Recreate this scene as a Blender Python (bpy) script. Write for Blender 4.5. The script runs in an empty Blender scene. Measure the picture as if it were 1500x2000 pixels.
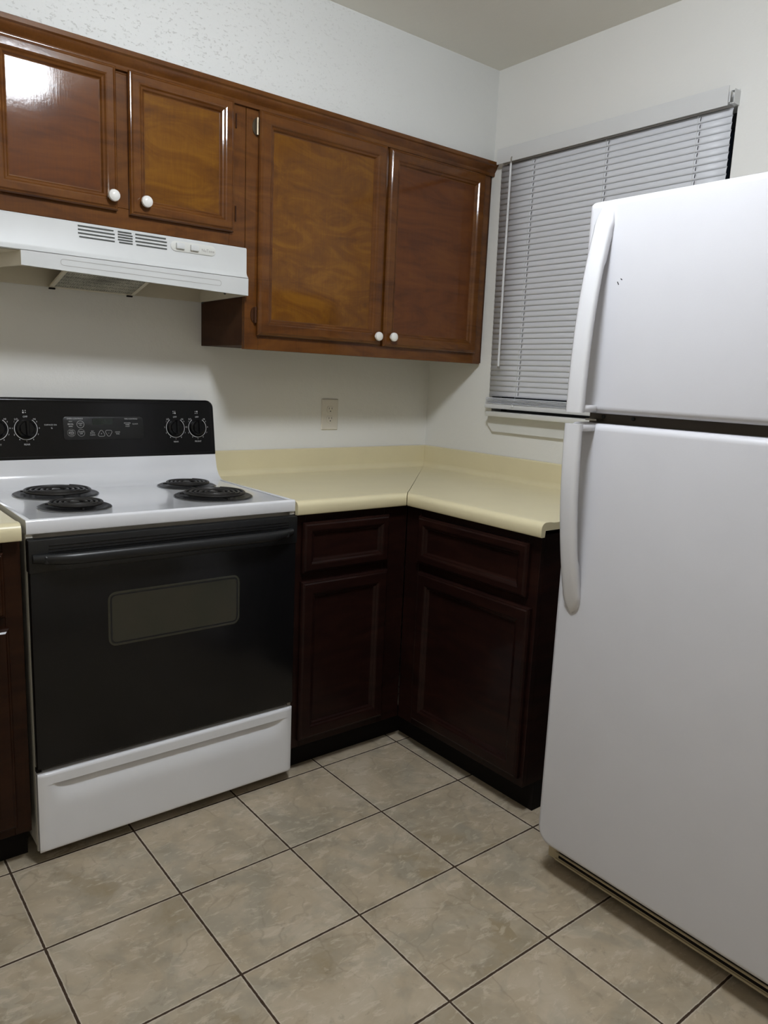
import bpy, bmesh, math, random
from mathutils import Vector, Matrix
random.seed(7)
R = math.radians
S = bpy.context.scene
COL = S.collection

# ------------------------------------------------------------------ camera
CAM = dict(loc=(-2.2819, -2.5591, 1.2961), yaw=-0.6776, pitch=-0.1755, roll=0.0429, f=1472.55)
def make_camera():
    y, p, r = CAM['yaw'], CAM['pitch'], CAM['roll']
    fw = Vector((-math.sin(y)*math.cos(p), math.cos(y)*math.cos(p), math.sin(p)))
    rt = Vector((math.cos(y), math.sin(y), 0)); up = rt.cross(fw)
    a = rt*math.cos(r) + up*math.sin(r); b = up*math.cos(r) - rt*math.sin(r)
    cd = bpy.data.cameras.new('camera'); cam = bpy.data.objects.new('camera', cd); COL.objects.link(cam)
    m = Matrix((a, b, -fw)).transposed().to_4x4(); m.translation = Vector(CAM['loc'])
    cam.matrix_world = m
    cd.sensor_fit = 'VERTICAL'; cd.sensor_height = 32.0; cd.lens = CAM['f']/2000*32.0
    cd.clip_start = 0.02
    S.camera = cam
make_camera()
# ------------------------------------------------------------------ world, exposure, lamp strength
W = bpy.data.worlds.new('night'); S.world = W; W.use_nodes = True
W.node_tree.nodes['Background'].inputs[0].default_value = (0.010, 0.013, 0.02, 1)
W.node_tree.nodes['Background'].inputs[1].default_value = 0.25
S.view_settings.view_transform = 'Standard'; S.view_settings.look = 'None'
S.view_settings.gamma = 1.0; S.view_settings.exposure = 0.0
S.view_settings.use_curve_mapping = False
LAMP_LOC = (-1.47, -1.60, 2.40); LAMP_STRENGTH = 92.0; LAMP_COLOR = (0.93, 0.98, 1.05)
FILL_LAMP_LOC = (-2.55, -3.55, 2.40); FILL_LAMP_STRENGTH = 13.0; FILL_LAMP_COLOR = (1.0, 0.955, 0.87)  # weak warm fill, an added lamp that lifts the shaded areas

# ------------------------------------------------------------------ helpers
ROOT = {}
def bmn(): return bmesh.new()
def link(name, bm, mats, parent=None, smooth=35, recalc=True):
    me = bpy.data.meshes.new(name)
    if recalc: bmesh.ops.recalc_face_normals(bm, faces=bm.faces[:])
    root = (0, 0, 0)
    if parent is not None: root = ROOT[parent.as_pointer()]
    if parent is not None: bmesh.ops.translate(bm, verts=bm.verts[:], vec=-Vector(root))
    bm.to_mesh(me); bm.free()
    if not isinstance(mats, (list, tuple)): mats = [mats]
    for m in mats: me.materials.append(m)
    if smooth:
        for p in me.polygons: p.use_smooth = True
        me.set_sharp_from_angle(angle=R(smooth))
    o = bpy.data.objects.new(name, me); COL.objects.link(o)
    if parent is not None: o.parent = parent
    ROOT[o.as_pointer()] = root
    return o
def thing(name, label, cat, loc, group=None):
    o = bpy.data.objects.new(name, None); COL.objects.link(o); o.location = loc
    o.empty_display_size = 0.05
    o['label'] = label; o['category'] = cat
    if group: o['group'] = group
    ROOT[o.as_pointer()] = tuple(loc)
    return o
def struct(name, bm, m, smooth=35):
    o = link(name, bm, m, None, smooth); o['kind'] = 'structure'; return o
def box(bm, a, b, bev=0.0, seg=2, mi=0):
    x0, x1 = sorted((a[0], b[0])); y0, y1 = sorted((a[1], b[1])); z0, z1 = sorted((a[2], b[2]))
    v = [bm.verts.new((x, y, z)) for x in (x0, x1) for y in (y0, y1) for z in (z0, z1)]
    fs = [bm.faces.new([v[i] for i in q]) for q in ((0,1,3,2), (4,6,7,5), (0,4,5,1), (2,3,7,6), (0,2,6,4), (1,5,7,3))]
    for f in fs: f.material_index = mi
    if bev:
        es = list({e for f in fs for e in f.edges})
        r = bmesh.ops.bevel(bm, geom=es, offset=bev, segments=seg, profile=0.5, affect='EDGES')
        for f in r['faces']: f.material_index = mi
    return bm
def B(a, b, bev=0.0, seg=2): return box(bmn(), a, b, bev, seg)
def loft(bm, rings, closed=True, caps=True, mi=0):
    vr = [[bm.verts.new(p) for p in r] for r in rings]
    n = len(vr[0])
    for i in range(len(vr)-1):
        for j in range(n if closed else n-1):
            k = (j+1) % n
            f = bm.faces.new((vr[i][j], vr[i][k], vr[i+1][k], vr[i+1][j])); f.material_index = mi
    if caps and closed:
        for r in (vr[0], vr[-1]):
            f = bm.faces.new(r); f.material_index = mi
    return bm
def tube(bm, pts, r, n=10, caps=True, mi=0):
    pts = [Vector(p) for p in pts]; rings = []
    u = None
    for i, p in enumerate(pts):
        t = (pts[min(i+1, len(pts)-1)] - pts[max(i-1, 0)]).normalized()
        if u is None:
            u = t.orthogonal().normalized()
        else:
            u = (u - t*u.dot(t)).normalized()
        w = t.cross(u)
        rr = r[i] if isinstance(r, (list, tuple)) else r
        rings.append([p + (u*math.cos(2*math.pi*k/n) + w*math.sin(2*math.pi*k/n))*rr for k in range(n)])
    return loft(bm, rings, True, caps, mi)
def lathe(bm, c, axis, prof, n=32, mi=0):
    """prof: (radius, distance along axis)"""
    ax = Vector(axis).normalized(); u = ax.orthogonal().normalized(); w = ax.cross(u); c = Vector(c)
    rings = [[c + ax*h + (u*math.cos(2*math.pi*k/n) + w*math.sin(2*math.pi*k/n))*max(r, 1e-5) for k in range(n)] for r, h in prof]
    return loft(bm, rings, True, True, mi)
def rrect(a0, a1, b0, b1, r, n=6):
    """rounded rectangle outline in (a,b); r = one radius or 4 (a0b0, a1b0, a1b1, a0b1)"""
    if not isinstance(r, (tuple, list)): r = (r,)*4
    out = []
    for (ca, cb, sa, sb, rr, s) in ((a0, b0, 1, 1, r[0], 180), (a1, b0, -1, 1, r[1], 270), (a1, b1, -1, -1, r[2], 0), (a0, b1, 1, -1, r[3], 90)):
        for i in range(n+1):
            t = R(s + 90*i/n)
            out.append((ca + sa*rr + math.cos(t)*rr, cb + sb*rr + math.sin(t)*rr))
    return out
def inset(poly, d):
    """inset of a convex-ish closed polygon towards its inside (CCW)"""
    out = []; n = len(poly)
    for i in range(n):
        p0 = Vector(poly[i-1]); p = Vector(poly[i]); p1 = Vector(poly[(i+1) % n])
        e0 = (p-p0); e1 = (p1-p)
        if e0.length < 1e-9: e0 = e1
        if e1.length < 1e-9: e1 = e0
        e0.normalize(); e1.normalize()
        n0 = Vector((-e0.y, e0.x)); n1 = Vector((-e1.y, e1.x)); m = (n0+n1)
        m = m/max(m.length, 1e-6); k = d/max(0.4, m.dot(n0))
        out.append((p.x+m.x*k, p.y+m.y*k))
    return out
def slab(bm, poly, f, prof, mi=0):
    """prof: list of (inset, depth); f(a,b,d)->xyz"""
    rings = []
    for ins, d in prof:
        q = inset(poly, ins) if ins else poly
        rings.append([f(a, b, d) for a, b in q])
    return loft(bm, rings, True, True, mi)
def text_into(bm, s, size, fn, mi=0, extrude=0.0):
    cu = bpy.data.curves.new('t', 'FONT'); cu.body = s; cu.size = size; cu.align_x = 'CENTER'; cu.align_y = 'CENTER'
    cu.resolution_u = 2
    o = bpy.data.objects.new('t', cu); COL.objects.link(o)
    dg = bpy.context.evaluated_depsgraph_get(); dg.update()
    me = bpy.data.meshes.new_from_object(o.evaluated_get(dg))
    base = len(bm.verts); vs = [bm.verts.new(fn(v.co.x, v.co.y)) for v in me.vertices]
    for p in me.polygons:
        try:
            f = bm.faces.new([vs[i] for i in p.vertices]); f.material_index = mi
        except ValueError: pass
    bpy.data.objects.remove(o); bpy.data.curves.remove(cu); bpy.data.meshes.remove(me)

# ------------------------------------------------------------------ materials
def nt(name):
    m = bpy.data.materials.new(name); m.use_nodes = True
    t = m.node_tree; return m, t, t.nodes['Principled BSDF']
def N(t, kind, **kw):
    n = t.nodes.new(kind)
    for k, v in kw.items():
        if hasattr(n, k): setattr(n, k, v)
        else: n.inputs[k].default_value = v
    return n
def ramp(t, fac, stops):
    r = t.nodes.new('ShaderNodeValToRGB'); e = r.color_ramp.elements
    e[0].position, e[0].color = stops[0][0], (*stops[0][1], 1)
    e[1].position, e[1].color = stops[-1][0], (*stops[-1][1], 1)
    for p, c in stops[1:-1]:
        q = e.new(p); q.color = (*c, 1)
    t.links.new(fac, r.inputs[0]); return r.outputs[0]
def lin(t, v, a, b):
    """1 below a falling to 0 above b"""
    m = t.nodes.new('ShaderNodeMapRange'); t.links.new(v, m.inputs[0])
    m.inputs[1].default_value = a; m.inputs[2].default_value = b; m.inputs[3].default_value = 1; m.inputs[4].default_value = 0
    return m.outputs[0]
def obj_vec(t, scale=(1, 1, 1), loc=(0, 0, 0)):
    g = t.nodes.new('ShaderNodeNewGeometry'); mp = t.nodes.new('ShaderNodeMapping')
    mp.inputs['Scale'].default_value = scale; mp.inputs['Location'].default_value = loc
    t.links.new(g.outputs['Position'], mp.inputs[0]); return mp.outputs[0]
def noise(t, vec, scale, detail=4, rough=0.5, dist=0.0):
    n = t.nodes.new('ShaderNodeTexNoise'); n.inputs['Scale'].default_value = scale
    n.inputs['Detail'].default_value = detail; n.inputs['Roughness'].default_value = rough
    n.inputs['Distortion'].default_value = dist
    t.links.new(vec, n.inputs['Vector']); return n.outputs[0]
def mixc(t, fac, a, b, mode='MIX'):
    m = t.nodes.new('ShaderNodeMix'); m.data_type = 'RGBA'; m.blend_type = mode
    for s, v in ((m.inputs[0], fac), (m.inputs[6], a), (m.inputs[7], b)):
        if isinstance(v, bpy.types.NodeSocket): t.links.new(v, s)
        elif isinstance(v, (tuple, list)): s.default_value = (*v, 1) if len(v) == 3 else v
        else: s.default_value = v
    return m.outputs[2]
def math_(t, op, a, b=None, c=None):
    m = t.nodes.new('ShaderNodeMath'); m.operation = op
    for i, v in enumerate((a, b, c)):
        if v is None: continue
        if isinstance(v, bpy.types.NodeSocket): t.links.new(v, m.inputs[i])
        else: m.inputs[i].default_value = v
    return m.outputs[0]
def bump(t, bs, h, strength, dist=0.002):
    b = t.nodes.new('ShaderNodeBump'); b.inputs['Strength'].default_value = strength; b.inputs['Distance'].default_value = dist
    t.links.new(h, b.inputs['Height']); t.links.new(b.outputs[0], bs.inputs['Normal']); return b
def plain(name, col, rough=0.5, metal=0.0, spec=0.5, coat=0.0, bumpy=None, var=0.04):
    m, t, bs = nt(name)
    v = obj_vec(t)
    n = noise(t, v, 9, 3)
    c2 = tuple(x*(1-var*2.2) for x in col)
    t.links.new(ramp(t, n, [(0.3, c2), (0.65, col)]), bs.inputs['Base Color'])
    bs.inputs['Roughness'].default_value = rough; bs.inputs['Metallic'].default_value = metal
    bs.inputs['Specular IOR Level'].default_value = spec; bs.inputs['Coat Weight'].default_value = coat
    if bumpy: bump(t, bs, noise(t, v, bumpy[0], 3), bumpy[1], bumpy[2])
    return m

def wall_mat(name, col, rough_patch=False):
    m, t, bs = nt(name); v = obj_vec(t)
    c = ramp(t, noise(t, v, 1.3, 3), [(0.3, tuple(x*0.965 for x in col)), (0.7, col)])
    bs.inputs['Roughness'].default_value = 0.62; bs.inputs['Specular IOR Level'].default_value = 0.3
    fine = noise(t, v, 160, 3, 0.6); mid = noise(t, v, 38, 4, 0.6)
    h = math_(t, 'ADD', math_(t, 'MULTIPLY', fine, 0.35), mid)
    if rough_patch:
        # knock-down texture: little pits, the shade in them painted dark, stronger towards the left end of the soffit
        g = t.nodes.new('ShaderNodeNewGeometry'); sx = t.nodes.new('ShaderNodeSeparateXYZ'); t.links.new(g.outputs['Position'], sx.inputs[0])
        left = t.nodes.new('ShaderNodeMapRange'); t.links.new(sx.outputs[0], left.inputs[0])
        left.inputs[1].default_value = -0.35; left.inputs[2].default_value = -1.3; left.inputs[3].default_value = 0; left.inputs[4].default_value = 1
        vv = obj_vec(t, (1, 1, 1.9))
        pit = noise(t, vv, 95, 4, 0.62)
        pitm = ramp(t, pit, [(0.595, (0, 0, 0)), (0.65, (1, 1, 1))])
        pp = math_(t, 'MULTIPLY', pitm, left.outputs[0])
        c = mixc(t, math_(t, 'MULTIPLY', pp, 0.30), c, (0.30, 0.28, 0.25))  # dark specks stand for the small shadows of the rough texture
        h = math_(t, 'SUBTRACT', h, math_(t, 'MULTIPLY', pp, 2.2))
    t.links.new(c, bs.inputs['Base Color'])
    bump(t, bs, h, 0.42, 0.0022)
    return m

def wood(name, dark, mid, light, rough=0.50, coat=0.55, grain=1.0, blotch=6.0, seed=0.0, pos=(0.32, 0.5, 0.72), wear=0.0, val=0.83, stretch=(1.6, 1.6, 7.0)):
    m, t, bs = nt(name)
    v = obj_vec(t, (1, 1, 1), (seed, seed*0.7, seed*1.3))
    vb = obj_vec(t, stretch, (seed, seed*0.3, seed))
    bl = noise(t, vb, blotch/3, 4, 0.58, 1.6)                       # broad figure
    vg = obj_vec(t, (60, 60, 5), (seed, 0, 0))
    gr = noise(t, vg, 3.0, 4, 0.6, 0.6)                               # fine vertical grain
    f = math_(t, 'ADD', math_(t, 'MULTIPLY', bl, 0.80), math_(t, 'MULTIPLY', gr, 0.20*grain))
    c = ramp(t, f, [(pos[0], dark), (pos[1], mid), (pos[2], light)])
    if wear:
        w = noise(t, obj_vec(t, (30, 30, 90)), 2.2, 5, 0.7)
        wm = ramp(t, w, [(0.63, (0, 0, 0)), (0.74, (1, 1, 1))])
        c = mixc(t, math_(t, 'MULTIPLY', wm, wear), c, tuple(min(1, x*3.2+0.02) for x in mid))
    hsv = t.nodes.new('ShaderNodeHueSaturation'); hsv.inputs['Value'].default_value = val; hsv.inputs['Saturation'].default_value = 1.08; t.links.new(c, hsv.inputs['Color']); c = hsv.outputs[0]
    t.links.new(c, bs.inputs['Base Color'])
    rr = t.nodes.new('ShaderNodeMapRange'); t.links.new(gr, rr.inputs[0]); rr.inputs[3].default_value = rough*0.8; rr.inputs[4].default_value = rough*1.3
    t.links.new(rr.outputs[0], bs.inputs['Roughness'])
    bs.inputs['Coat Weight'].default_value = coat; bs.inputs['Coat Roughness'].default_value = 0.085; bs.inputs['Specular IOR Level'].default_value = 0.12
    hh = math_(t, 'ADD', math_(t, 'MULTIPLY', gr, 0.5), math_(t, 'MULTIPLY', noise(t, v, 30, 3, 0.6), 0.9))
    b = bump(t, bs, hh, 0.15, 0.0009)
    t.links.new(b.outputs[0], bs.inputs['Coat Normal'])
    return m

M = {}
M['wall'] = wall_mat('wall_paint', (0.79, 0.785, 0.755))
M['wall_beige'] = wall_mat('wall_paint_beige', (0.72, 0.66, 0.56))
M['soffit'] = wall_mat('soffit_paint', (0.735, 0.745, 0.73), True)
M['ceil'] = wall_mat('ceiling_paint', (0.82, 0.80, 0.73))
M['wood'] = wood('cabinet_wood', (0.080, 0.028, 0.0085), (0.130, 0.049, 0.0140), (0.18, 0.075, 0.022))
M['wood_gold'] = wood('cabinet_wood_golden', (0.092, 0.033, 0.008), (0.160, 0.064, 0.012), (0.25, 0.112, 0.020), seed=3.1, pos=(0.28, 0.5, 0.74), stretch=(2.4, 2.4, 6.0))
M['wood_red'] = wood('cabinet_wood_reddish', (0.085, 0.027, 0.009), (0.125, 0.042, 0.013), (0.165, 0.060, 0.018), seed=8.0)
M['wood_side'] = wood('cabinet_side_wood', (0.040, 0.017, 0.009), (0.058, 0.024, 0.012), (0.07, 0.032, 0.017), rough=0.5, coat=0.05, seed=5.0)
M['dark_wood'] = wood('dark_stained_wood', (0.0095, 0.0042, 0.0036), (0.016, 0.0062, 0.0050), (0.026, 0.0105, 0.0075), rough=0.36, coat=0.12, seed=2.0, wear=0.22)
M['dark_wood_brown'] = wood('dark_brown_wood', (0.016, 0.0065, 0.0042), (0.026, 0.0105, 0.0058), (0.038, 0.0165, 0.0085), rough=0.36, coat=0.12, seed=4.0, wear=0.15)
M['toe'] = plain('toe_kick_black', (0.006, 0.004, 0.0035), 0.8, spec=0.2)
M['knob'] = plain('knob_ceramic', (0.80, 0.79, 0.76), 0.12, coat=0.5)
M['hinge'] = plain('hinge_brass', (0.16, 0.13, 0.09), 0.35, metal=0.9)
M['laminate'] = plain('cream_laminate', (0.73, 0.655, 0.43), 0.33, bumpy=(220, 0.05, 0.0005), var=0.015)
M['seam'] = plain('laminate_seam', (0.10, 0.065, 0.04), 0.8)
M['enamel'] = plain('white_enamel', (0.76, 0.77, 0.80), 0.13, coat=0.4, var=0.01)
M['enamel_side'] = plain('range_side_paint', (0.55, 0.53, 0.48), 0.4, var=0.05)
M['hood'] = plain('hood_white', (0.60, 0.61, 0.605), 0.42, coat=0.0, var=0.015)
M['hood_in'] = plain('hood_inside', (0.62, 0.57, 0.46), 0.45, var=0.04)
M['groove'] = plain('emboss_line', (0.36, 0.35, 0.33), 0.6)
M['slot'] = plain('slot_dark', (0.06, 0.065, 0.06), 0.7)
M['hoodplate'] = plain('switch_plate_grey', (0.66, 0.66, 0.62), 0.4)
M['black'] = plain('range_black', (0.0050, 0.0050, 0.0056), 0.20, coat=0.0, spec=0.32, var=0.02)
M['black_satin'] = plain('black_satin', (0.0085, 0.009, 0.010), 0.36, coat=0.0, spec=0.42, var=0.05)
M['coil'] = plain('coil_metal', (0.035, 0.033, 0.032), 0.42, metal=0.5, var=0.2)
M['pan'] = plain('drip_pan_black', (0.016, 0.016, 0.018), 0.38, spec=0.35, var=0.1)
M['ring'] = plain('trim_ring_steel', (0.26, 0.27, 0.28), 0.25, metal=0.9, var=0.05)
M['print'] = plain('panel_print', (0.50, 0.50, 0.50), 0.5)
M['lcd'] = plain('display_window', (0.013, 0.019, 0.017), 0.15, coat=0.3)
M['fridge'] = plain('fridge_enamel', (0.63, 0.63, 0.66), 0.34, bumpy=(420, 0.16, 0.0007), var=0.01)
M['fridge_handle'] = plain('fridge_handle_plastic', (0.68, 0.68, 0.70), 0.22, coat=0.3, var=0.01)
M['gasket'] = plain('door_gasket', (0.13, 0.105, 0.08), 0.6)
M['grille'] = plain('grille_beige', (0.44, 0.37, 0.24), 0.5)
M['blind'] = plain('blind_vinyl', (0.67, 0.685, 0.725), 0.42, var=0.01)
M['blind_rail'] = plain('blind_rail_paint', (0.66, 0.665, 0.665), 0.36, var=0.01)
M['wand'] = plain('wand_plastic', (0.74, 0.75, 0.76), 0.18, coat=0.4)
M['sill'] = plain('sill_paint', (0.70, 0.70, 0.67), 0.4, var=0.02)
M['frame_dark'] = plain('window_frame_bronze', (0.05, 0.05, 0.055), 0.4)
M['outlet'] = plain('outlet_plastic', (0.70, 0.66, 0.58), 0.35, var=0.01)
M['metal'] = plain('zinc', (0.4, 0.38, 0.34), 0.4, metal=0.9)
M['fixture'] = plain('fixture_white', (0.75, 0.75, 0.73), 0.4)

def glass_mat():
    m, t, bs = nt('window_glass')
    bs.inputs['Base Color'].default_value = (0.9, 0.95, 0.97, 1); bs.inputs['Roughness'].default_value = 0.0
    bs.inputs['Transmission Weight'].default_value = 1.0; bs.inputs['IOR'].default_value = 1.45
    return m
M['glass'] = glass_mat()
def oven_glass():
    m, t, bs = nt('oven_window_glass'); v = obj_vec(t)
    c = ramp(t, noise(t, v, 7, 3), [(0.3, (0.026, 0.027, 0.019)), (0.7, (0.034, 0.031, 0.022))])
    t.links.new(c, bs.inputs['Base Color']); bs.inputs['Roughness'].default_value = 0.16
    return m
M['oven_glass'] = oven_glass()
def emit_mat(name, col, k):
    m, t, bs = nt(name)
    bs.inputs['Base Color'].default_value = (0.8, 0.8, 0.8, 1)
    bs.inputs['Emission Color'].default_value = (*col, 1); bs.inputs['Emission Strength'].default_value = k
    return m
M['lamp'] = emit_mat('lamp_diffuser', LAMP_COLOR, LAMP_STRENGTH)
M['lamp_fill'] = emit_mat('fill_lamp_diffuser', FILL_LAMP_COLOR, FILL_LAMP_STRENGTH)
def mesh_filter():
    m, t, bs = nt('grease_filter_mesh')
    v = obj_vec(t)
    vo = t.nodes.new('ShaderNodeTexVoronoi'); vo.inputs['Scale'].default_value = 150; vo.inputs['Randomness'].default_value = 0.35
    t.links.new(v, vo.inputs['Vector'])
    c = ramp(t, vo.outputs['Distance'], [(0.15, (0.03, 0.028, 0.022)), (0.50, (0.62, 0.60, 0.52))])
    big = ramp(t, noise(t, v, 9, 3), [(0.35, (0.30, 0.30, 0.28)), (0.65, (0.75, 0.75, 0.72))])
    t.links.new(mixc(t, 1.0, c, big, 'MULTIPLY'), bs.inputs['Base Color'])
    bs.inputs['Metallic'].default_value = 0.2; bs.inputs['Roughness'].default_value = 0.45
    bump(t, bs, vo.outputs['Distance'], 0.6, 0.002)
    return m
M['filter'] = mesh_filter()

TILE = 0.3214; TX = -1.9064; TY = -0.6228
def floor_mat():
    m, t, bs = nt('floor_tile')
    g = t.nodes.new('ShaderNodeNewGeometry'); sp = t.nodes.new('ShaderNodeSeparateXYZ'); t.links.new(g.outputs['Position'], sp.inputs[0])
    wob = math_(t, 'MULTIPLY', math_(t, 'SUBTRACT', noise(t, g.outputs['Position'], 55, 4, 0.65), 0.5), 0.0035)
    ids = []; ds = []
    for k, off in ((0, TX), (1, TY)):
        u = math_(t, 'DIVIDE', math_(t, 'SUBTRACT', sp.outputs[k], off), TILE)
        ids.append(math_(t, 'FLOOR', u))
        fr = math_(t, 'FRACT', u)
        d = math_(t, 'MULTIPLY', math_(t, 'MINIMUM', fr, math_(t, 'SUBTRACT', 1.0, fr)), TILE)
        ds.append(d)
    dmin = math_(t, 'MINIMUM', ds[0], ds[1])
    dm = math_(t, 'ADD', dmin, wob)
    grout = lin(t, dm, 0.0024, 0.0032)
    edge = lin(t, dm, 0.0030, 0.0062)
    # per-tile id shifts the marbling
    cx = t.nodes.new('ShaderNodeCombineXYZ'); t.links.new(ids[0], cx.inputs[0]); t.links.new(ids[1], cx.inputs[1])
    wn = t.nodes.new('ShaderNodeTexWhiteNoise'); wn.noise_dimensions = '3D'; t.links.new(cx.outputs[0], wn.inputs['Vector'])
    sc = t.nodes.new('ShaderNodeVectorMath'); sc.operation = 'SCALE'; sc.inputs['Scale'].default_value = 6.0; t.links.new(wn.outputs['Color'], sc.inputs[0])
    va = t.nodes.new('ShaderNodeVectorMath'); va.operation = 'ADD'; t.links.new(g.outputs['Position'], va.inputs[0]); t.links.new(sc.outputs[0], va.inputs[1])
    V = va.outputs[0]
    base = ramp(t, noise(t, V, 4.5, 6, 0.60, 0.5), [(0.32, (0.245, 0.200, 0.135)), (0.44, (0.285, 0.245, 0.185)), (0.52, (0.335, 0.282, 0.210)), (0.66, (0.385, 0.335, 0.262))])
    # angular crackled patches
    wv = t.nodes.new('ShaderNodeTexNoise'); wv.inputs['Scale'].default_value = 9; wv.inputs['Detail'].default_value = 4; t.links.new(V, wv.inputs['Vector'])
    wm_ = t.nodes.new('ShaderNodeVectorMath'); wm_.operation = 'MULTIPLY_ADD'; t.links.new(wv.outputs['Color'], wm_.inputs[0]); wm_.inputs[1].default_value = (0.09, 0.09, 0.09); t.links.new(V, wm_.inputs[2])
    vo = t.nodes.new('ShaderNodeTexVoronoi'); vo.inputs['Scale'].default_value = 15; t.links.new(wm_.outputs[0], vo.inputs['Vector'])
    sv = t.nodes.new('ShaderNodeSeparateColor'); t.links.new(vo.outputs['Color'], sv.inputs[0])
    pm = ramp(t, sv.outputs[0], [(0.45, (0, 0, 0)), (0.75, (1, 1, 1))])
    soft = ramp(t, noise(t, V, 7, 4, 0.6), [(0.42, (0, 0, 0)), (0.60, (1, 1, 1))])
    c = mixc(t, math_(t, 'MULTIPLY', math_(t, 'MULTIPLY', pm, soft), 0.42), base, (0.455, 0.400, 0.320))
    ve = t.nodes.new('ShaderNodeTexVoronoi'); ve.feature = 'DISTANCE_TO_EDGE'; ve.inputs['Scale'].default_value = 9; t.links.new(wm_.outputs[0], ve.inputs['Vector'])
    crk = lin(t, ve.outputs['Distance'], 0.004, 0.030)
    gate = ramp(t, noise(t, V, 6, 3, 0.5), [(0.48, (0, 0, 0)), (0.60, (1, 1, 1))])
    c = mixc(t, math_(t, 'MULTIPLY', math_(t, 'MULTIPLY', crk, gate), 0.34), c, (0.165, 0.135, 0.095))
    # greyish cloud, pale flakes in one direction
    grey = ramp(t, noise(t, V, 7, 5, 0.6, 0.6), [(0.50, (0, 0, 0)), (0.64, (1, 1, 1))])
    c = mixc(t, math_(t, 'MULTIPLY', grey, 0.50), c, (0.230, 0.215, 0.175))
    mp2 = t.nodes.new('ShaderNodeMapping'); mp2.inputs['Rotation'].default_value = (0, 0, R(40)); mp2.inputs['Scale'].default_value = (1.0, 2.4, 1); t.links.new(V, mp2.inputs[0])
    fl = ramp(t, noise(t, mp2.outputs[0], 19, 6, 0.68, 0.5), [(0.545, (0, 0, 0)), (0.63, (1, 1, 1))])
    c = mixc(t, math_(t, 'MULTIPLY', fl, 0.45), c, (0.50, 0.445, 0.365))
    dk = ramp(t, noise(t, V, 24, 6, 0.7, 0.4), [(0.34, (1, 1, 1)), (0.42, (0, 0, 0))])
    c = mixc(t, math_(t, 'MULTIPLY', dk, 0.35), c, (0.18, 0.155, 0.115))
    speck = ramp(t, noise(t, g.outputs['Position'], 46, 2, 0.5), [(0.805, (0, 0, 0)), (0.825, (1, 1, 1))])
    c = mixc(t, speck, c, (0.07, 0.045, 0.03))
    c = mixc(t, math_(t, 'MULTIPLY', edge, 0.55), c, (0.55, 0.51, 0.44))
    c = mixc(t, grout, c, (0.036, 0.022, 0.013))
    hsv = t.nodes.new('ShaderNodeHueSaturation'); hsv.inputs['Value'].default_value = 1.24; hsv.inputs['Saturation'].default_value = 1.12; t.links.new(c, hsv.inputs['Color']); c = hsv.outputs[0]
    t.links.new(c, bs.inputs['Base Color'])
    rg = t.nodes.new('ShaderNodeMapRange'); t.links.new(grout, rg.inputs[0]); rg.inputs[3].default_value = 0.33; rg.inputs[4].default_value = 0.9
    t.links.new(rg.outputs[0], bs.inputs['Roughness'])
    bs.inputs['Specular IOR Level'].default_value = 0.4
    hh = math_(t, 'SUBTRACT', math_(t, 'MULTIPLY', noise(t, V, 18, 5, 0.6), 0.25), math_(t, 'MULTIPLY', grout, 1.0))
    bump(t, bs, hh, 0.35, 0.002)
    return m
M['floor'] = floor_mat()

# ------------------------------------------------------------------ room shell
XL, YF, ZC = -3.30, -4.30, 2.485
struct('floor', B((XL-0.1, YF-0.1, -0.06), (0.12, 0.1, 0)), M['floor'], 0)
struct('ceiling', B((XL-0.1, YF-0.1, ZC), (0.12, 0.1, ZC+0.06)), M['ceil'], 0)
struct('wall_back', B((XL-0.1, 0, 0), (0.12, 0.1, ZC)), M['wall'], 0)
struct('wall_left', B((XL-0.1, YF, 0), (XL, 0, ZC)), M['wall_beige'], 0)
struct('wall_front', B((XL, YF-0.1, 0), (0, YF, ZC)), M['wall_beige'], 0)
# right wall with the window opening
WY0, WY1, WZ0, WZ1 = -1.306, -0.395, 1.165, 2.132
bm = bmn()
for a, b in (((0, YF-0.1, 0), (0.12, WY0, ZC)), ((0, WY1, 0), (0.12, 0, ZC)), ((0, WY0, 0), (0.12, WY1, WZ0)), ((0, WY0, WZ1), (0.12, WY1, ZC))):
    box(bm, a, b)
struct('wall_right', bm, M['wall'], 0)
# soffit above the cabinets, flush with their fronts
o = struct('wall_soffit', B((XL, -0.321, 2.142), (0, 0, ZC)), M['soffit'], 0)

# window: frame, sashes, glass, sill and apron
w = thing('window_1', 'window behind the white blind', 'window', (0.0, (WY0+WY1)/2, WZ0)); w['kind'] = 'structure'
del w['category']
bm = bmn(); fx0, fx1 = 0.055, 0.105
for a, b in (((fx0, WY0, WZ0), (fx1, WY0+0.035, WZ1)), ((fx0, WY1-0.035, WZ0), (fx1, WY1, WZ1)), ((fx0, WY0, WZ0), (fx1, WY1, WZ0+0.04)), ((fx0, WY0, WZ1-0.04), (fx1, WY1, WZ1)), ((fx0, WY0, 1.63), (fx1, WY1, 1.67))):
    box(bm, a, b, 0.002, 1)
link('window_frame', bm, M['frame_dark'], w)
link('window_glass', B((0.078, WY0+0.03, WZ0+0.03), (0.082, WY1-0.03, WZ1-0.03)), M['glass'], w, 0)
link('window_sill', B((-0.050, -1.335, 1.164), (0.055, -0.408, 1.183), 0.003), M['sill'], w)
bm = bmn()   # apron: flat board with an angled end and a thin bottom bead
pts = [(-0.420, 1.102), (-0.392, 1.128), (-0.392, 1.164), (-1.318, 1.164), (-1.318, 1.128), (-1.290, 1.102)]
loft(bm, [[(x, y, z) for y, z in pts] for x in (-0.001, -0.014)])
link('window_apron', bm, M['sill'], w)

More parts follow.
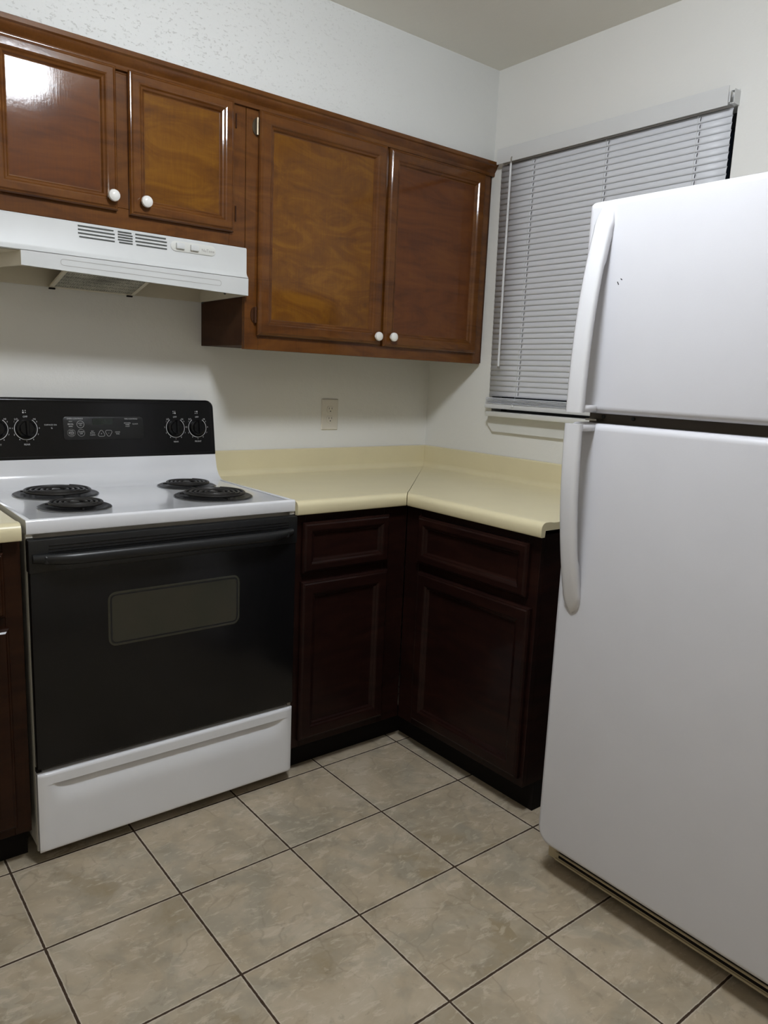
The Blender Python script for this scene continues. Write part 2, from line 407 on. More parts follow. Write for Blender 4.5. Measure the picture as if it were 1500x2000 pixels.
# ------------------------------------------------------------------ ceiling lamps (outside the picture; one shows as the glare on the left door, the other is added fill)
def ceiling_lamp(loc, mat, label):
    t = thing('ceiling_light', label, 'lamp', loc)
    lx, ly, lz = loc
    link('lamp_base', lathe(bmn(), (lx, ly, ZC-0.001), (0, 0, -1), [(0.17, 0), (0.17, 0.018), (0.155, 0.024)], 40), M['fixture'], t)
    link('lamp_diffuser', lathe(bmn(), (lx, ly, ZC-0.0255), (0, 0, -1), [(0.150, 0), (0.153, 0.030), (0.147, 0.060), (0.125, 0.085), (0.08, 0.100), (0.04, 0.106), (0.0, 0.107)], 40), mat, t)
ceiling_lamp(LAMP_LOC, M['lamp'], 'round white ceiling light over the stove side whose glare shows on the glossy cabinet door')
ceiling_lamp(FILL_LAMP_LOC, M['lamp_fill'], 'added fill light on the ceiling behind the camera, unseen')

# ------------------------------------------------------------------ cabinets
def panel_door(bm, f, a0, a1, b0, b1, fr=0.045, mi_frame=0, mi_panel=1, thick=0.019):
    """mitred frame with bevelled edges and a recessed flat panel; f(a,b,d)->xyz, d outwards"""
    T = thick
    prof = [(0, 0), (0, T*0.55), (0.0035, T*0.8), (0.006, T*0.82), (0.010, T), (fr-0.014, T), (fr-0.010, T*0.93), (fr-0.006, T*0.72), (fr-0.001, T*0.62), (fr+0.003, T*0.34), (fr+0.006, T*0.30)]
    rings = []
    for i, d in prof:
        rings.append([f(a0+i, b0+i, d), f(a1-i, b0+i, d), f(a1-i, b1-i, d), f(a0+i, b1-i, d)])
    vr = [[bm.verts.new(p) for p in r] for r in rings]
    for i in range(len(vr)-1):
        for j in range(4):
            k = (j+1) % 4
            bm.faces.new((vr[i][j], vr[i][k], vr[i+1][k], vr[i+1][j])).material_index = mi_frame
    bm.faces.new(vr[0]).material_index = mi_frame
    bm.faces.new(vr[-1]).material_index = mi_panel
    return bm
KNOB = [(0.0085, 0), (0.0075, 0.006), (0.008, 0.010), (0.0155, 0.013), (0.0165, 0.017), (0.0150, 0.022), (0.010, 0.0255), (0.004, 0.027), (0.0, 0.0272)]
FB = lambda y: (lambda a, b, d: (a, y-d, b))      # faces looking to -y
FR = lambda x: (lambda a, b, d: (x-d, a, b))      # faces looking to -x
CY = -0.321
def hinge(parent, x, z0, z1, y=CY, mat='hinge'):
    bm = bmn()
    tube(bm, [(x, y-0.009, z0), (x, y-0.009, z1)], 0.0045, 10)
    zc = (z0+z1)/2; h = (z1-z0)/2
    poly = [(x+math.cos(a)*0.013-0.001, zc+math.sin(a)*h) for a in [R(90+180*i/10) for i in range(11)]]
    loft(bm, [[(p, y-d, q) for p, q in poly] for d in (0.0002, 0.003)])
    for s in (-0.35, 0.35):
        lathe(bm, (x, y-0.009, zc+s*h*2), (0, 0, 1), [(0.0052, 0), (0.0052, 0.003)], 10)
    link('hinge', bm, M[mat], parent)

# -- big right unit
BX0, BX1, BZ0, BZ1 = -1.090, -0.012, 1.370, 2.140
t = thing('wall_cabinet', 'tall two-door brown wooden wall cabinet in the corner beside the window', 'cabinet', ((BX0+BX1)/2, -0.16, BZ0))
bm = bmn()
box(bm, (BX0, -0.302, BZ0+0.012), (BX0+0.015, -0.002, BZ1), mi=1)
box(bm, (BX1-0.015, -0.302, BZ0+0.012), (BX1, -0.002, BZ1), mi=1)
box(bm, (BX0+0.015, -0.302, BZ0+0.012), (BX1-0.015, -0.002, BZ0+0.026), mi=1)
box(bm, (BX0+0.015, -0.302, BZ1-0.016), (BX1-0.015, -0.002, BZ1), mi=1)
box(bm, (BX0+0.015, -0.010, BZ0+0.026), (BX1-0.015, -0.002, BZ1-0.016), mi=1)
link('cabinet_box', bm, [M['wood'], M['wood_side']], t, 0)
bm = bmn()
for a, b in (((BX0, CY, BZ0), (BX0+0.050, -0.302, BZ1)), ((BX1-0.038, CY, BZ0), (BX1, -0.302, BZ1)), ((BX0+0.05, CY, BZ0), (BX1-0.038, -0.302, BZ0+0.050)), ((BX0+0.05, CY, BZ1-0.05), (BX1-0.038, -0.302, BZ1)), ((-0.560, CY, BZ0+0.05), (-0.515, -0.302, BZ1-0.05))):
    box(bm, a, b, 0.0012, 1)
link('face_frame', bm, M['wood'], t)
# thin scribe strip in the corner
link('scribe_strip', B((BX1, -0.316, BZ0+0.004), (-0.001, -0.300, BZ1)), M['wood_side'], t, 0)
d = link('door', panel_door(bmn(), FB(CY-0.001), -1.049, -0.543, 1.416, 2.096, 0.048), [M['wood'], M['wood_gold']], t, 9)
link('knob', lathe(bmn(), (-0.567, CY-0.018, 1.444), (0, -1, 0), KNOB, 24), M['knob'], d)
d['label'] = 'golden brown left door with mitred frame'
hinge(t, -1.0555, 2.022, 2.072); hinge(t, -1.0555, 1.455, 1.505, mat='wood_side')
d = link('door', panel_door(bmn(), FB(CY-0.001), -0.531, -0.052, 1.411, 2.094, 0.046), [M['wood'], M['wood_red']], t, 9)
link('knob', lathe(bmn(), (-0.497, CY-0.018, 1.446), (0, -1, 0), KNOB, 24), M['knob'], d)
d['label'] = 'reddish brown right door with mitred frame'

# -- short unit over the hood
AX0, AX1, AZ0, AZ1 = -1.862, -1.0915, 1.683, 2.140
t = thing('wall_cabinet', 'short two-door brown wooden wall cabinet above the range hood', 'cabinet', ((AX0+AX1)/2, -0.16, AZ0))
bm = bmn()
box(bm, (AX0, -0.302, AZ0+0.003), (AX0+0.015, -0.002, AZ1)); box(bm, (AX1-0.015, -0.302, AZ0+0.003), (AX1, -0.002, AZ1))
box(bm, (AX0+0.015, -0.302, AZ0+0.003), (AX1-0.015, -0.002, AZ0+0.015)); box(bm, (AX0+0.015, -0.302, AZ1-0.015), (AX1-0.015, -0.002, AZ1))
box(bm, (AX0+0.015, -0.010, AZ0+0.015), (AX1-0.015, -0.002, AZ1-0.015))
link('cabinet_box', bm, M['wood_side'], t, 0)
bm = bmn()
for a, b in (((AX0, CY, AZ0), (AX0+0.055, -0.302, AZ1)), ((AX1-0.055, CY, AZ0), (AX1, -0.302, AZ1)), ((AX0+0.055, CY, AZ0), (AX1-0.055, -0.302, AZ0+0.055)), ((AX0+0.055, CY, AZ1-0.05), (AX1-0.055, -0.302, AZ1)), ((-1.505, CY, AZ0+0.055), (-1.450, -0.302, AZ1-0.05))):
    box(bm, a, b, 0.0012, 1)
link('face_frame', bm, M['wood'], t)
d = link('door', panel_door(bmn(), FB(CY-0.001), -1.818, -1.495, 1.727, 2.102, 0.040), [M['wood'], M['wood_red']], t, 9)
link('knob', lathe(bmn(), (-1.513, CY-0.018, 1.762), (0, -1, 0), KNOB, 24), M['knob'], d)
d = link('door', panel_door(bmn(), FB(CY-0.001), -1.461, -1.137, 1.722, 2.102, 0.041), [M['wood'], M['wood_gold']], t, 9)
link('knob', lathe(bmn(), (-1.420, CY-0.018, 1.761), (0, -1, 0), KNOB, 24), M['knob'], d)
for z0, z1 in ((2.028, 2.070), (1.757, 1.803)):
    link('hinge', B((-1.1275, CY-0.0045, z0), (-1.1235, CY-0.0002, z1), 0.0008, 1), M['wood_side'], t)
# -- moulding along the cabinet tops
def sweep_x(bm, prof, x0, x1): return loft(bm, [[(x0, y, z) for y, z in prof], [(x1, y, z) for y, z in prof]])
t = link('cabinet_moulding', sweep_x(bmn(), [(CY-0.0005, 2.096), (CY-0.009, 2.096), (CY-0.011, 2.103), (CY-0.010, 2.108), (CY-0.014, 2.114), (CY-0.020, 2.122), (CY-0.022, 2.130), (CY-0.027, 2.134), (CY-0.027, 2.146), (CY-0.0005, 2.146)][::-1], -1.864, -0.0015), M['wood'])
t['label'] = 'long brown crown moulding strip along the tops of the wall cabinets'; t['category'] = 'moulding'

# -- base cabinets
BY = -0.612
def base_unit(label, axis, a0, a1, plane, back, frames, drawer, door, mat, loc, side_mat=None, toe_end=None):
    """axis 'x': front looks to -y, a = x;  axis 'y': front looks to -x, a = y"""
    t = thing('base_cabinet', label, 'cabinet', loc)
    def bx(bm, p0, p1, q0, q1, z0, z1, bev=0):
        if axis == 'x': return box(bm, (p0, q0, z0), (p1, q1, z1), bev, 1)
        return box(bm, (q0, p0, z0), (q1, p1, z1), bev, 1)
    bm = bmn()
    bx(bm, a0, a0+0.016, plane+0.019, back, 0.095, 0.872); bx(bm, a1-0.016, a1, plane+0.019, back, 0.095, 0.872)
    bx(bm, a0+0.016, a1-0.016, plane+0.019, back, 0.095, 0.11); bx(bm, a0+0.016, a1-0.016, back-0.008, back, 0.11, 0.872)
    link('cabinet_box', bm, M[side_mat or mat], t, 0)
    bm = bmn(); bx(bm, a0, toe_end if toe_end is not None else a1, plane+0.055, plane+0.07, 0.0, 0.0945)
    if axis == 'y': bx(bm, a0, a0+0.015, plane+0.07, back, 0.0, 0.0945)
    link('toe_kick', bm, M['toe'], t, 0)
    bm = bmn(); l, r = frames
    bx(bm, a0, a0+l, plane, plane+0.019, 0.095, 0.872, 0.001); bx(bm, a1-r, a1, plane, plane+0.019, 0.095, 0.872, 0.001)
    for z0, z1 in ((0.095, 0.145), (0.64, 0.70), (0.835, 0.872)): bx(bm, a0+l, a1-r, plane, plane+0.019, z0, z1, 0.001)
    link('face_frame', bm, M[mat], t)
    f = FB(plane-0.001) if axis == 'x' else FR(plane-0.001)
    link('drawer_front', panel_door(bmn(), f, drawer[0], drawer[1], 0.684, 0.846, 0.040, 0, 0), M[mat], t, 9)
    link('door', panel_door(bmn(), f, door[0], door[1], 0.122, 0.656, 0.052, 0, 0), M[mat], t, 9)
    return t
base_unit('narrow near-black base cabinet standing between the stove and the corner', 'x', -1.071, -0.6135, BY, -0.002, (0.045, 0.10), (-1.042, -0.700), (-1.044, -0.698), 'dark_wood', (-0.84, -0.3, 0), toe_end=-0.5585)
base_unit('wide near-black base cabinet under the counter below the window', 'y', -1.205, -0.614, BY, -0.002, (0.045, 0.07), (-1.172, -0.688), (-1.192, -0.700), 'dark_wood', (-0.3, -0.9, 0), toe_end=-0.5425)
base_unit('dark brown base cabinet cut off by the photo edge, left of the stove', 'x', -2.30, -1.849, BY, -0.002, (0.045, 0.04), (-2.26, -1.889), (-2.262, -1.884), 'dark_wood_brown', (-2.07, -0.3, 0))

# ------------------------------------------------------------------ countertops (post-formed laminate with rolled front and coved splash)
CD = 0.640
def counter_profile():
    p = [(CD-0.030, 0.893), (CD-0.018, 0.893), (CD-0.016, 0.874), (CD-0.002, 0.874), (CD, 0.877), (CD, 0.898)]
    for i in range(1, 7):
        a = R(90*i/6); p.append((CD-0.019+0.019*math.cos(a), 0.898+0.0185*math.sin(a)))
    p += [(CD-0.035, 0.9165), (CD-0.050, 0.9145), (CD-0.062, 0.914)]
    for i in range(0, 7):
        a = R(90*i/6); p.append((0.021+0.022*(1-math.sin(a)), 0.914+0.022*(1-math.cos(a))))
    p += [(0.021, 1.004), (0.018, 1.007), (0.002, 1.007), (0.002, 0.893)]
    return p
CP = counter_profile()
def counter(name, label, f0, f1, loc):
    t = thing(name, label, 'countertop', loc)
    # worktop part: everything below the splash; splash as its own part
    top = [q for q in CP if not (q[1] > 0.937)]
    k = [i for i, q in enumerate(CP) if q[1] > 0.9359][0]
    top = CP[:k] + [(0.021, 0.936), (0.002, 0.936), (0.002, 0.893)]
    sp = [(0.021, 0.936), (0.021, 1.004), (0.018, 1.007), (0.002, 1.007), (0.002, 0.936)]
    link('worktop', loft(bmn(), [[f0(d, z) for d, z in top], [f1(d, z) for d, z in top]]), M['laminate'], t)
    link('backsplash', loft(bmn(), [[f0(d, z) for d, z in sp], [f1(d, z) for d, z in sp]]), M['laminate'], t)
    return t
gap = lambda d: 0.0003 + 0.0016*max(0.0, (d-0.30)/0.34)
t = counter('countertop', 'cream laminate countertop between the stove and the corner seam', lambda d, z: (-1.0725, -d, z), lambda d, z: (-d-gap(d), -d, z), (-0.85, -0.3, 0.874))
t = counter('countertop', 'cream laminate countertop under the window beside the refrigerator', lambda d, z: (-d, -1.2245, z), lambda d, z: (-d, -d-gap(d), z), (-0.3, -0.9, 0.874))
t = counter('countertop', 'cream laminate countertop corner left of the stove', lambda d, z: (-2.30, -d, z), lambda d, z: (-1.850, -d, z), (-2.08, -0.3, 0.874))
# ------------------------------------------------------------------ outlet
t = thing('wall_outlet', 'beige duplex wall outlet above the counter under the wall cabinet', 'outlet', (-0.530, 0, 1.142))
link('cover_plate', slab(bmn(), rrect(-0.570, -0.490, 1.080, 1.204, 0.003, 3), lambda a, b, d: (a, -d, b), [(0, 0.0005), (0, 0.003), (0.003, 0.0055)]), M['outlet'], t)
for zc in (1.1615, 1.1225):
    r_ = link('receptacle', slab(bmn(), rrect(-0.5465, -0.5135, zc-0.0140, zc+0.0140, 0.010, 6), lambda a, b, d: (a, -d, b), [(0, 0.005), (0, 0.0070), (0.001, 0.0078)]), M['outlet'], t)
    bm = bmn()
    box(bm, (-0.5375, -0.0081, zc+0.0005), (-0.5355, -0.0076, zc+0.0085)); box(bm, (-0.5245, -0.0081, zc+0.0010), (-0.5225, -0.0076, zc+0.0080))
    lathe(bm, (-0.530, -0.0076, zc-0.0065), (0, -1, 0), [(0.0026, 0), (0.0026, 0.0005)], 12)
    link('slots', bm, M['slot'], r_, 0)

# ------------------------------------------------------------------ range hood
HX0, HX1 = -1.862, -1.091
t = thing('range_hood', 'white range hood over the stove with vent slots and two switches', 'hood', (-1.47, -0.17, 1.535))
def hz(x, z): return z - 0.0 * x
bm = bmn()
# upper shell: front sheet rolling out into the lip
prof = [(-0.003, 1.681), (-0.329, 1.681), (-0.332, 1.677), (-0.333, 1.605), (-0.336, 1.598), (-0.342, 1.592), (-0.345, 1.589), (-0.343, 1.587), (-0.330, 1.587), (-0.003, 1.587)]
sweep_x(bm, prof, HX0, HX1)
link('housing', bm, M['hood'], t)
# lower box, open underneath
def zb(x): return 1.549 + (x+1.757)/(0.667)*(-0.014)
out = [(-1.757, -0.346), (HX1, -0.346), (HX1, -0.004), (HX0, -0.004), (-1.787, -0.247)]
inn = [(-1.748, -0.337), (HX1-0.008, -0.337), (HX1-0.008, -0.012), (HX0+0.010, -0.012), (-1.778, -0.249)]
bm = bmn()
vo = [[bm.verts.new((x, y, (1.5868 if k else (zb(x) if y < -0.2 else 1.531)))) for x, y in out] for k in (1, 0)]
vi = [[bm.verts.new((x, y, (1.5868 if k else (zb(x) if y < -0.2 else 1.531)))) for x, y in inn] for k in (1, 0)]
for j in range(5):
    k = (j+1) % 5
    f = bm.faces.new((vo[0][j], vo[0][k], vo[1][k], vo[1][j])); f.material_index = 0 if j in (0, 1) else 1
    f = bm.faces.new((vi[0][j], vi[0][k], vi[1][k], vi[1][j])); f.material_index = 1
    f = bm.faces.new((vo[1][j], vo[1][k], vi[1][k], vi[1][j])); f.material_index = 0 if j == 0 else 1
link('lip', bm, [M['hood'], M['hood_in']], t, 20)
link('inner_pan', B((HX0+0.011, -0.336, 1.5835), (HX1-0.009, -0.0125, 1.5865)), M['hood_in'], t, 0)
# embossed outline on the lip
bm = bmn()
pl = rrect(-1.658, -1.184, 1.5605, 1.5775, 0.0080, 8)
def onlip(a, b, d=0.0): return (a, -0.346-d, b + (a+1.757)*(-0.010))
q1 = pl; q2 = inset(pl, 0.0013)
v1 = [bm.verts.new(onlip(a, b, 0.0004)) for a, b in q1]; v2 = [bm.verts.new(onlip(a, b, 0.0004)) for a, b in q2]
for j in range(len(v1)):
    k = (j+1) % len(v1); bm.faces.new((v1[j], v1[k], v2[k], v2[j]))
link('embossed_line', bm, M['groove'], t, 0)
# vent slots
for x0, x1, n in ((-1.606, -1.506, 4), (-1.497, -1.455, 5), (-1.447, -1.353, 4)):
    bm = bmn()
    for i in range(n):
        zz = 1.6715 - i*(0.0285/(n-1)) if n > 1 else 1.66
        ind = 0.003 if i in (n-1,) else 0
        box(bm, (x0+ind, -0.3336, zz-0.0018), (x1-(0.003 if i == 0 else 0), -0.3325, zz+0.0018))
    link('vent_slots', bm, M['slot'], t, 0)
# switch plate
cp = link('switch_plate', slab(bmn(), rrect(-1.341, -1.198, 1.6415, 1.6705, 0.0140, 8), lambda a, b, d: (a, -0.333-d, b), [(0, 0), (0, 0.0012), (0.0015, 0.0018)]), M['hoodplate'], t)
for xc in (-1.313, -1.268):
    s = link('rocker_switch', B((xc-0.0130, -0.3420, 1.6485), (xc+0.0130, -0.3345, 1.6650), 0.002), M['hood'], cp)
bm = bmn(); text_into(bm, 'NuTone', 0.0125, lambda a, b: (-1.2235+a, -0.3352, 1.6540+b))
link('logo_lettering', bm, M['groove'], cp, 0)
# grease filter hanging in a slant, frame, mesh, clips and screws
ft = bmn()
def filt(x0, x1, y0, y1, th, lift=0.0):
    def z(y): return 1.5285 + lift + (-0.02-y)*0.235
    return [[(x0, y0, z(y0)), (x1, y0, z(y0)), (x1, y1, z(y1)), (x0, y1, z(y1))], [(x0, y0, z(y0)+th), (x1, y0, z(y0)+th), (x1, y1, z(y1)+th), (x0, y1, z(y1)+th)]]
for x0, x1, y0, y1 in ((-1.602, -1.590, -0.018, -0.240), (-1.350, -1.338, -0.018, -0.240), (-1.590, -1.350, -0.018, -0.028), (-1.590, -1.350, -0.230, -0.240)):
    loft(ft, filt(x0, x1, y0, y1, 0.006))
fo = link('grease_filter', ft, M['hood_in'], t, 0)
link('filter_mesh', loft(bmn(), filt(-1.5898, -1.3502, -0.0282, -0.2298, 0.003, 0.0015)), M['filter'], fo, 0)
for xc in (-1.594, -1.352):
    link('filter_clip', B((xc-0.009, -0.024, 1.5235), (xc+0.009, -0.016, 1.5275)), M['toe'], t, 0)
for p in ((-1.165, -0.332, 1.5352), (-1.098, -0.030, 1.5280)):
    link('screw', lathe(bmn(), p, (0, 0, -1), [(0.004, -0.002), (0.004, 0.001), (0.002, 0.003)], 12), M['slot'], t)

# ------------------------------------------------------------------ electric range
SX0, SX1 = -1.837, -1.0765
t = thing('electric_range', 'white and black freestanding electric coil stove between the base cabinets', 'stove', ((SX0+SX1)/2, -0.32, 0))
bm = bmn(); box(bm, (SX0, -0.606, 0.040), (SX1, -0.030, 0.884), 0.002, 1)
box(bm, (SX0, -0.614, 0.03), (SX0+0.010, -0.606, 0.884)); box(bm, (SX1-0.010, -0.614, 0.03), (SX1, -0.606, 0.884))
link('body', bm, M['enamel_side'], t)
for x in (SX0+0.05, SX1-0.05):
    for y in (-0.56, -0.08):
        link('foot', lathe(bmn(), (x, y, 0.0), (0, 0, 1), [(0.018, 0), (0.018, 0.008), (0.008, 0.010), (0.008, 0.041)], 16), M['toe'], t)
# cooktop with rolled rim and a riser that curves up to the control panel
def cooktop():
    bm = bmn()
    p = [(-0.607, 0.886), (-0.6285, 0.886), (-0.630, 0.889), (-0.630, 0.914)]
    for i in range(1, 5):
        a = R(90*i/4); p.append((-0.623-0.007*math.cos(a), 0.914+0.0075*math.sin(a)))
    p += [(-0.613, 0.9205), (-0.600, 0.9175), (-0.160, 0.9175)]
    for i in range(1, 8):
        a = R(80*i/7); p.append((-0.160+0.066*math.sin(a), 0.9175+0.066*(1-math.cos(a))))
    p += [(-0.086, 1.004), (-0.032, 1.004), (-0.032, 0.886)]
    sweep_x(bm, p, SX0-0.0005, SX1)
    return bm
link('cooktop', cooktop(), M['enamel'], t, 40)
# side rims of the cooktop
for xa, xb in ((SX0-0.0004, SX0+0.012), (SX1-0.012, SX1-0.0002)):
    link('cooktop_rim', B((xa, -0.622, 0.9170), (xb, -0.150, 0.9212), 0.0018, 2), M['enamel'], t)

def burner(cx, cy, rad, turns):
    zt = 0.9180
    bm = bmn()
    lathe(bm, (cx, cy, zt), (0, 0, 1), [(rad, -0.0004), (rad, 0.0022), (rad-0.004, 0.0042), (rad-0.010, 0.0036), (rad-0.016, 0.0020), (rad-0.020, 0.0010), (0.03, 0.0008), (0.0, 0.0008)], 64)
    b = link('burner', bm, M['pan'], t)
    link('trim_ring', lathe(bmn(), (cx, cy, zt), (0, 0, 1), [(rad+0.0012, -0.0003), (rad+0.0012, 0.0014), (rad-0.0005, 0.0026), (rad-0.003, 0.0005)], 64), M['ring'], b)
    # spiral heating coil
    r1 = rad-0.022; r0 = 0.020; pts = []; n = int(turns*36)
    for i in range(n+1):
        f_ = i/n; a = f_*turns*2*math.pi + 0.9; rr = r0 + (r1-r0)*f_
        pts.append((cx+rr*math.cos(a), cy+rr*math.sin(a), zt+0.0125))
    bm = bmn(); tube(bm, pts, 0.0040, 8)
    lathe(bm, (cx, cy, zt+0.008), (0, 0, 1), [(0.013, 0), (0.013, 0.006), (0.011, 0.0075), (0.0, 0.0078)], 20)
    e = Vector(pts[-1]); tube(bm, [e, e+Vector((0.004, 0.004, -0.004)), e+Vector((0.006, 0.006, -0.010))], 0.0036, 8)
    for k in range(3):
        a = R(30+120*k)
        tube(bm, [(cx+0.013*math.cos(a), cy+0.013*math.sin(a), zt+0.0060), (cx+(r1+0.004)*math.cos(a), cy+(r1+0.004)*math.sin(a), zt+0.0060)], 0.0022, 6)
    link('heating_coil', bm, M['coil'], b)
burner(-1.660, -0.238, 0.118, 5)
burner(-1.676, -0.472, 0.094, 4)
burner(-1.246, -0.226, 0.094, 4)
burner(-1.260, -0.452, 0.118, 5)

# control panel: black, leaning back, rounded top corners
def PF(a, b, d=0.0):
    """front plane of the control panel"""
    k = (b-1.0)/0.19
    return (a, -0.083+0.026*k - d, b)
cpoly = rrect(SX0-0.006, SX1+0.006, 0.999, 1.192, (0.010, 0.010, 0.026, 0.026), 6)
bm = bmn()
rings = []
for ins, d, back in ((0.004, 0, 1), (0, 0, 0), (0, 0.010, 0), (0.003, 0.015, 0), (0.009, 0.0165, 0), (0.013, 0.0150, 0), (0.016, 0.0150, 0)):
    q = rrect(SX0-0.006+ins, SX1+0.006-ins, 0.999+ins, 1.192-ins, tuple(max(0.0015, v-ins) for v in (0.010, 0.010, 0.026, 0.026)), 6)
    if back: rings.append([(a, -0.034, b) for a, b in q])
    else: rings.append([PF(a, b, d-0.016) for a, b in q])
loft(bm, rings)
panel = link('control_panel', bm, M['black'], t, 40)
disp = link('display_panel', slab(bmn(), rrect(-1.587, -1.330, 1.062, 1.134, 0.010, 6), lambda a, b, d: PF(a, b, d), [(0, -0.001), (0, 0.0006), (0.002, 0.0012)]), M['black_satin'], panel)
link('clock_display', B(PF(-1.497, 1.106, 0.0008), PF(-1.432, 1.128, 0.0024)), M['lcd'], disp, 0)
T = lambda s, x, z, sz, dd=0.0016: text_into(bm, s, sz, lambda a, b: PF(x+a, z+b, dd))
def ringmark(x, z, r, a0, a1, w_=0.0017, dd=0.0010, n=40):
    vs = []
    for i in range(n+1):
        a = R(a0+(a1-a0)*i/n)
        vs.append((bm.verts.new(PF(x+math.cos(a)*r, z+math.sin(a)*r, dd)), bm.verts.new(PF(x+math.cos(a)*(r-w_), z+math.sin(a)*(r-w_), dd))))
    for i in range(n): bm.faces.new((vs[i][0], vs[i+1][0], vs[i+1][1], vs[i][1]))
knobs = ((-1.780, 'FRONT', 2), (-1.697, 'REAR', 0), (-1.218, 'REAR', 1), (-1.137, 'FRONT', 3))
KZ = 1.0975
for x, s, q in knobs:
    bm = bmn()
    ringmark(x, KZ, 0.0335, -235, 55)
    T('OFF', x, KZ+0.0365, 0.0078, 0.001); T('HI', x+0.026, KZ+0.029, 0.0080, 0.001); T('LO', x-0.026, KZ+0.029, 0.0080, 0.001)
    for i in range(9):
        a = R(-90+(i-4)*31.0)
        T(str(i+1), x+math.cos(a)*0.0385, KZ+math.sin(a)*0.0375, 0.0068, 0.001)
    T(s, x, KZ-0.0475, 0.0075, 0.001)
    for j in range(4):   # burner locator squares
        px, pz = x-0.005+0.0065*(j % 2), KZ+0.0495+0.0060*(j//2)
        w_ = 0.0013 if j != q else 0.0022
        vs = [bm.verts.new(PF(px+u*w_, pz+v*w_, 0.001)) for u, v in ((-1, -1), (1, -1), (1, 1), (-1, 1))]; bm.faces.new(vs)
    link('dial_marking', bm, M['print'], panel, 0)
bm = bmn()
T('SURFACE ON', -1.625, 1.109, 0.0062, 0.001); T('%', -1.622, 1.099, 0.0072, 0.001)
link('indicator_lettering', bm, M['print'], panel, 0)
bm = bmn()
T('OVEN CONTROLS', -1.551, 1.1280, 0.0060)
T('HI/LO', -1.565, 1.1195, 0.0042); T('BROIL', -1.565, 1.1110, 0.0066); T('BAKE', -1.565, 1.1040, 0.0050)
T('START', -1.535, 1.1130, 0.0050); T('ON', -1.535, 1.1075, 0.0050); ringmark(-1.535, 1.1103, 0.0115, 0, 360, 0.0008, 0.0016)
T('TIMED', -1.564, 1.0900, 0.0045); T('BAKE', -1.564, 1.0838, 0.0070); T('CLEAN', -1.564, 1.0775, 0.0042); ringmark(-1.564, 1.0840, 0.0120, 0, 360, 0.0004, 0.0016)
T('CLEAR', -1.534, 1.0868, 0.0055); T('OFF', -1.534, 1.0808, 0.0055); ringmark(-1.534, 1.0838, 0.0112, 0, 360, 0.0005, 0.0016)
T('SELF', -1.499, 1.0885, 0.0045); T('AUTO', -1.499, 1.0828, 0.0055); T('CLEAN', -1.499, 1.0765, 0.0055)
T('+', -1.4705, 1.0800, 0.0085); T('-', -1.4470, 1.0825, 0.0090)
def tri(x, z, r, up, w_=0.0008):
    pts = []
    for k in range(3):
        ca = 90+120*k if up else -90+120*k
        for i in range(-3, 4):
            a = R(ca+i*15); c = R(ca)
            pts.append((x+math.cos(c)*r*0.55+math.cos(a)*r*0.55, z+math.sin(c)*r*0.55+math.sin(a)*r*0.55))
    q = inset(pts, w_)
    a_ = [bm.verts.new(PF(u, v, 0.0016)) for u, v in pts]; b_ = [bm.verts.new(PF(u, v, 0.0016)) for u, v in q]
    for i in range(len(a_)):
        k = (i+1) % len(a_); bm.faces.new((a_[i], a_[k], b_[k], b_[i]))
tri(-1.4705, 1.0800, 0.0105, True); tri(-1.4470, 1.0830, 0.0105, False)
T('COOK', -1.418, 1.0850, 0.0055); T('TIME', -1.418, 1.0790, 0.0055)
link('button_lettering', bm, M['print'], disp, 0)
bm = bmn()
T('TIME CONTROLS', -1.372, 1.1275, 0.0058)
T('KITCHEN', -1.384, 1.1140, 0.0052); T('TIMER', -1.384, 1.1085, 0.0052); T('ON/OFF', -1.384, 1.1030, 0.0040); T('CLOCK', -1.358, 1.1110, 0.0056)
link('timer_lettering', bm, M['print'], disp, 0)
nrm = Vector((0, -1, 0.137)).normalized()
for x, s, q in knobs:
    c = Vector(PF(x, KZ, 0.0))
    bm = bmn()
    lathe(bm, c, nrm, [(0.0270, -0.001), (0.0270, 0.006), (0.0262, 0.009), (0.0215, 0.012), (0.0205, 0.020), (0.0185, 0.022), (0.0, 0.0222)], 36)
    # grip bar across the knob
    up = Vector((0, nrm.z, -nrm.y)); up = Vector((0, 0.137, 1)).normalized()
    rg = []
    for h, hw in ((0.012, 0.0060), (0.026, 0.0048), (0.0285, 0.0030)):
        rg.append([tuple(c + nrm*h + Vector((sx*hw, 0, 0)) + up*(sz*0.0225)) for sx, sz in ((-1, -1), (1, -1), (1, 1), (-1, 1))])
    loft(bm, rg)
    link('burner_knob', bm, M['black'], t, 40)

# oven door
DX0, DX1, DY = SX0+0.001, SX1-0.001, -0.641
bm = bmn(); box(bm, (DX0, DY, 0.272), (DX1, -0.616, 0.835), 0.004, 2)
door = link('oven_door', bm, M['black'], t)
# top trim of the door, a little deeper, with vent grooves
bm = bmn(); box(bm, (DX0-0.002, DY-0.0035, 0.790), (DX1+0.002, -0.616, 0.874), 0.004, 2)
trim = link('door_trim', bm, M['black_satin'], door)
bm = bmn()
for z in (0.857, 0.849, 0.8415): box(bm, (DX0+0.045, DY-0.0050, z-0.0012), (DX1-0.030, DY-0.0030, z+0.0012), 0.0005, 1)
link('vent_ribs', bm, M['black'], trim)
bm = bmn()
pl = rrect(-1.650, -1.268, 0.568, 0.716, 0.022, 8)
slab(bm, pl, lambda a, b, d: (a, DY-d, b), [(0, -0.001), (0, 0.0012), (0.003, 0.0018), (0.006, 0.0012)])
link('oven_window', bm, M['oven_glass'], door)
bm = bmn()
q1, q2 = inset(pl, 0.006), inset(pl, 0.0105)
v1 = [bm.verts.new((a, DY-0.0013, b)) for a, b in q1]; v2 = [bm.verts.new((a, DY-0.0013, b)) for a, b in q2]
v3 = [bm.verts.new((a, DY-0.0005, b)) for a, b in q1]
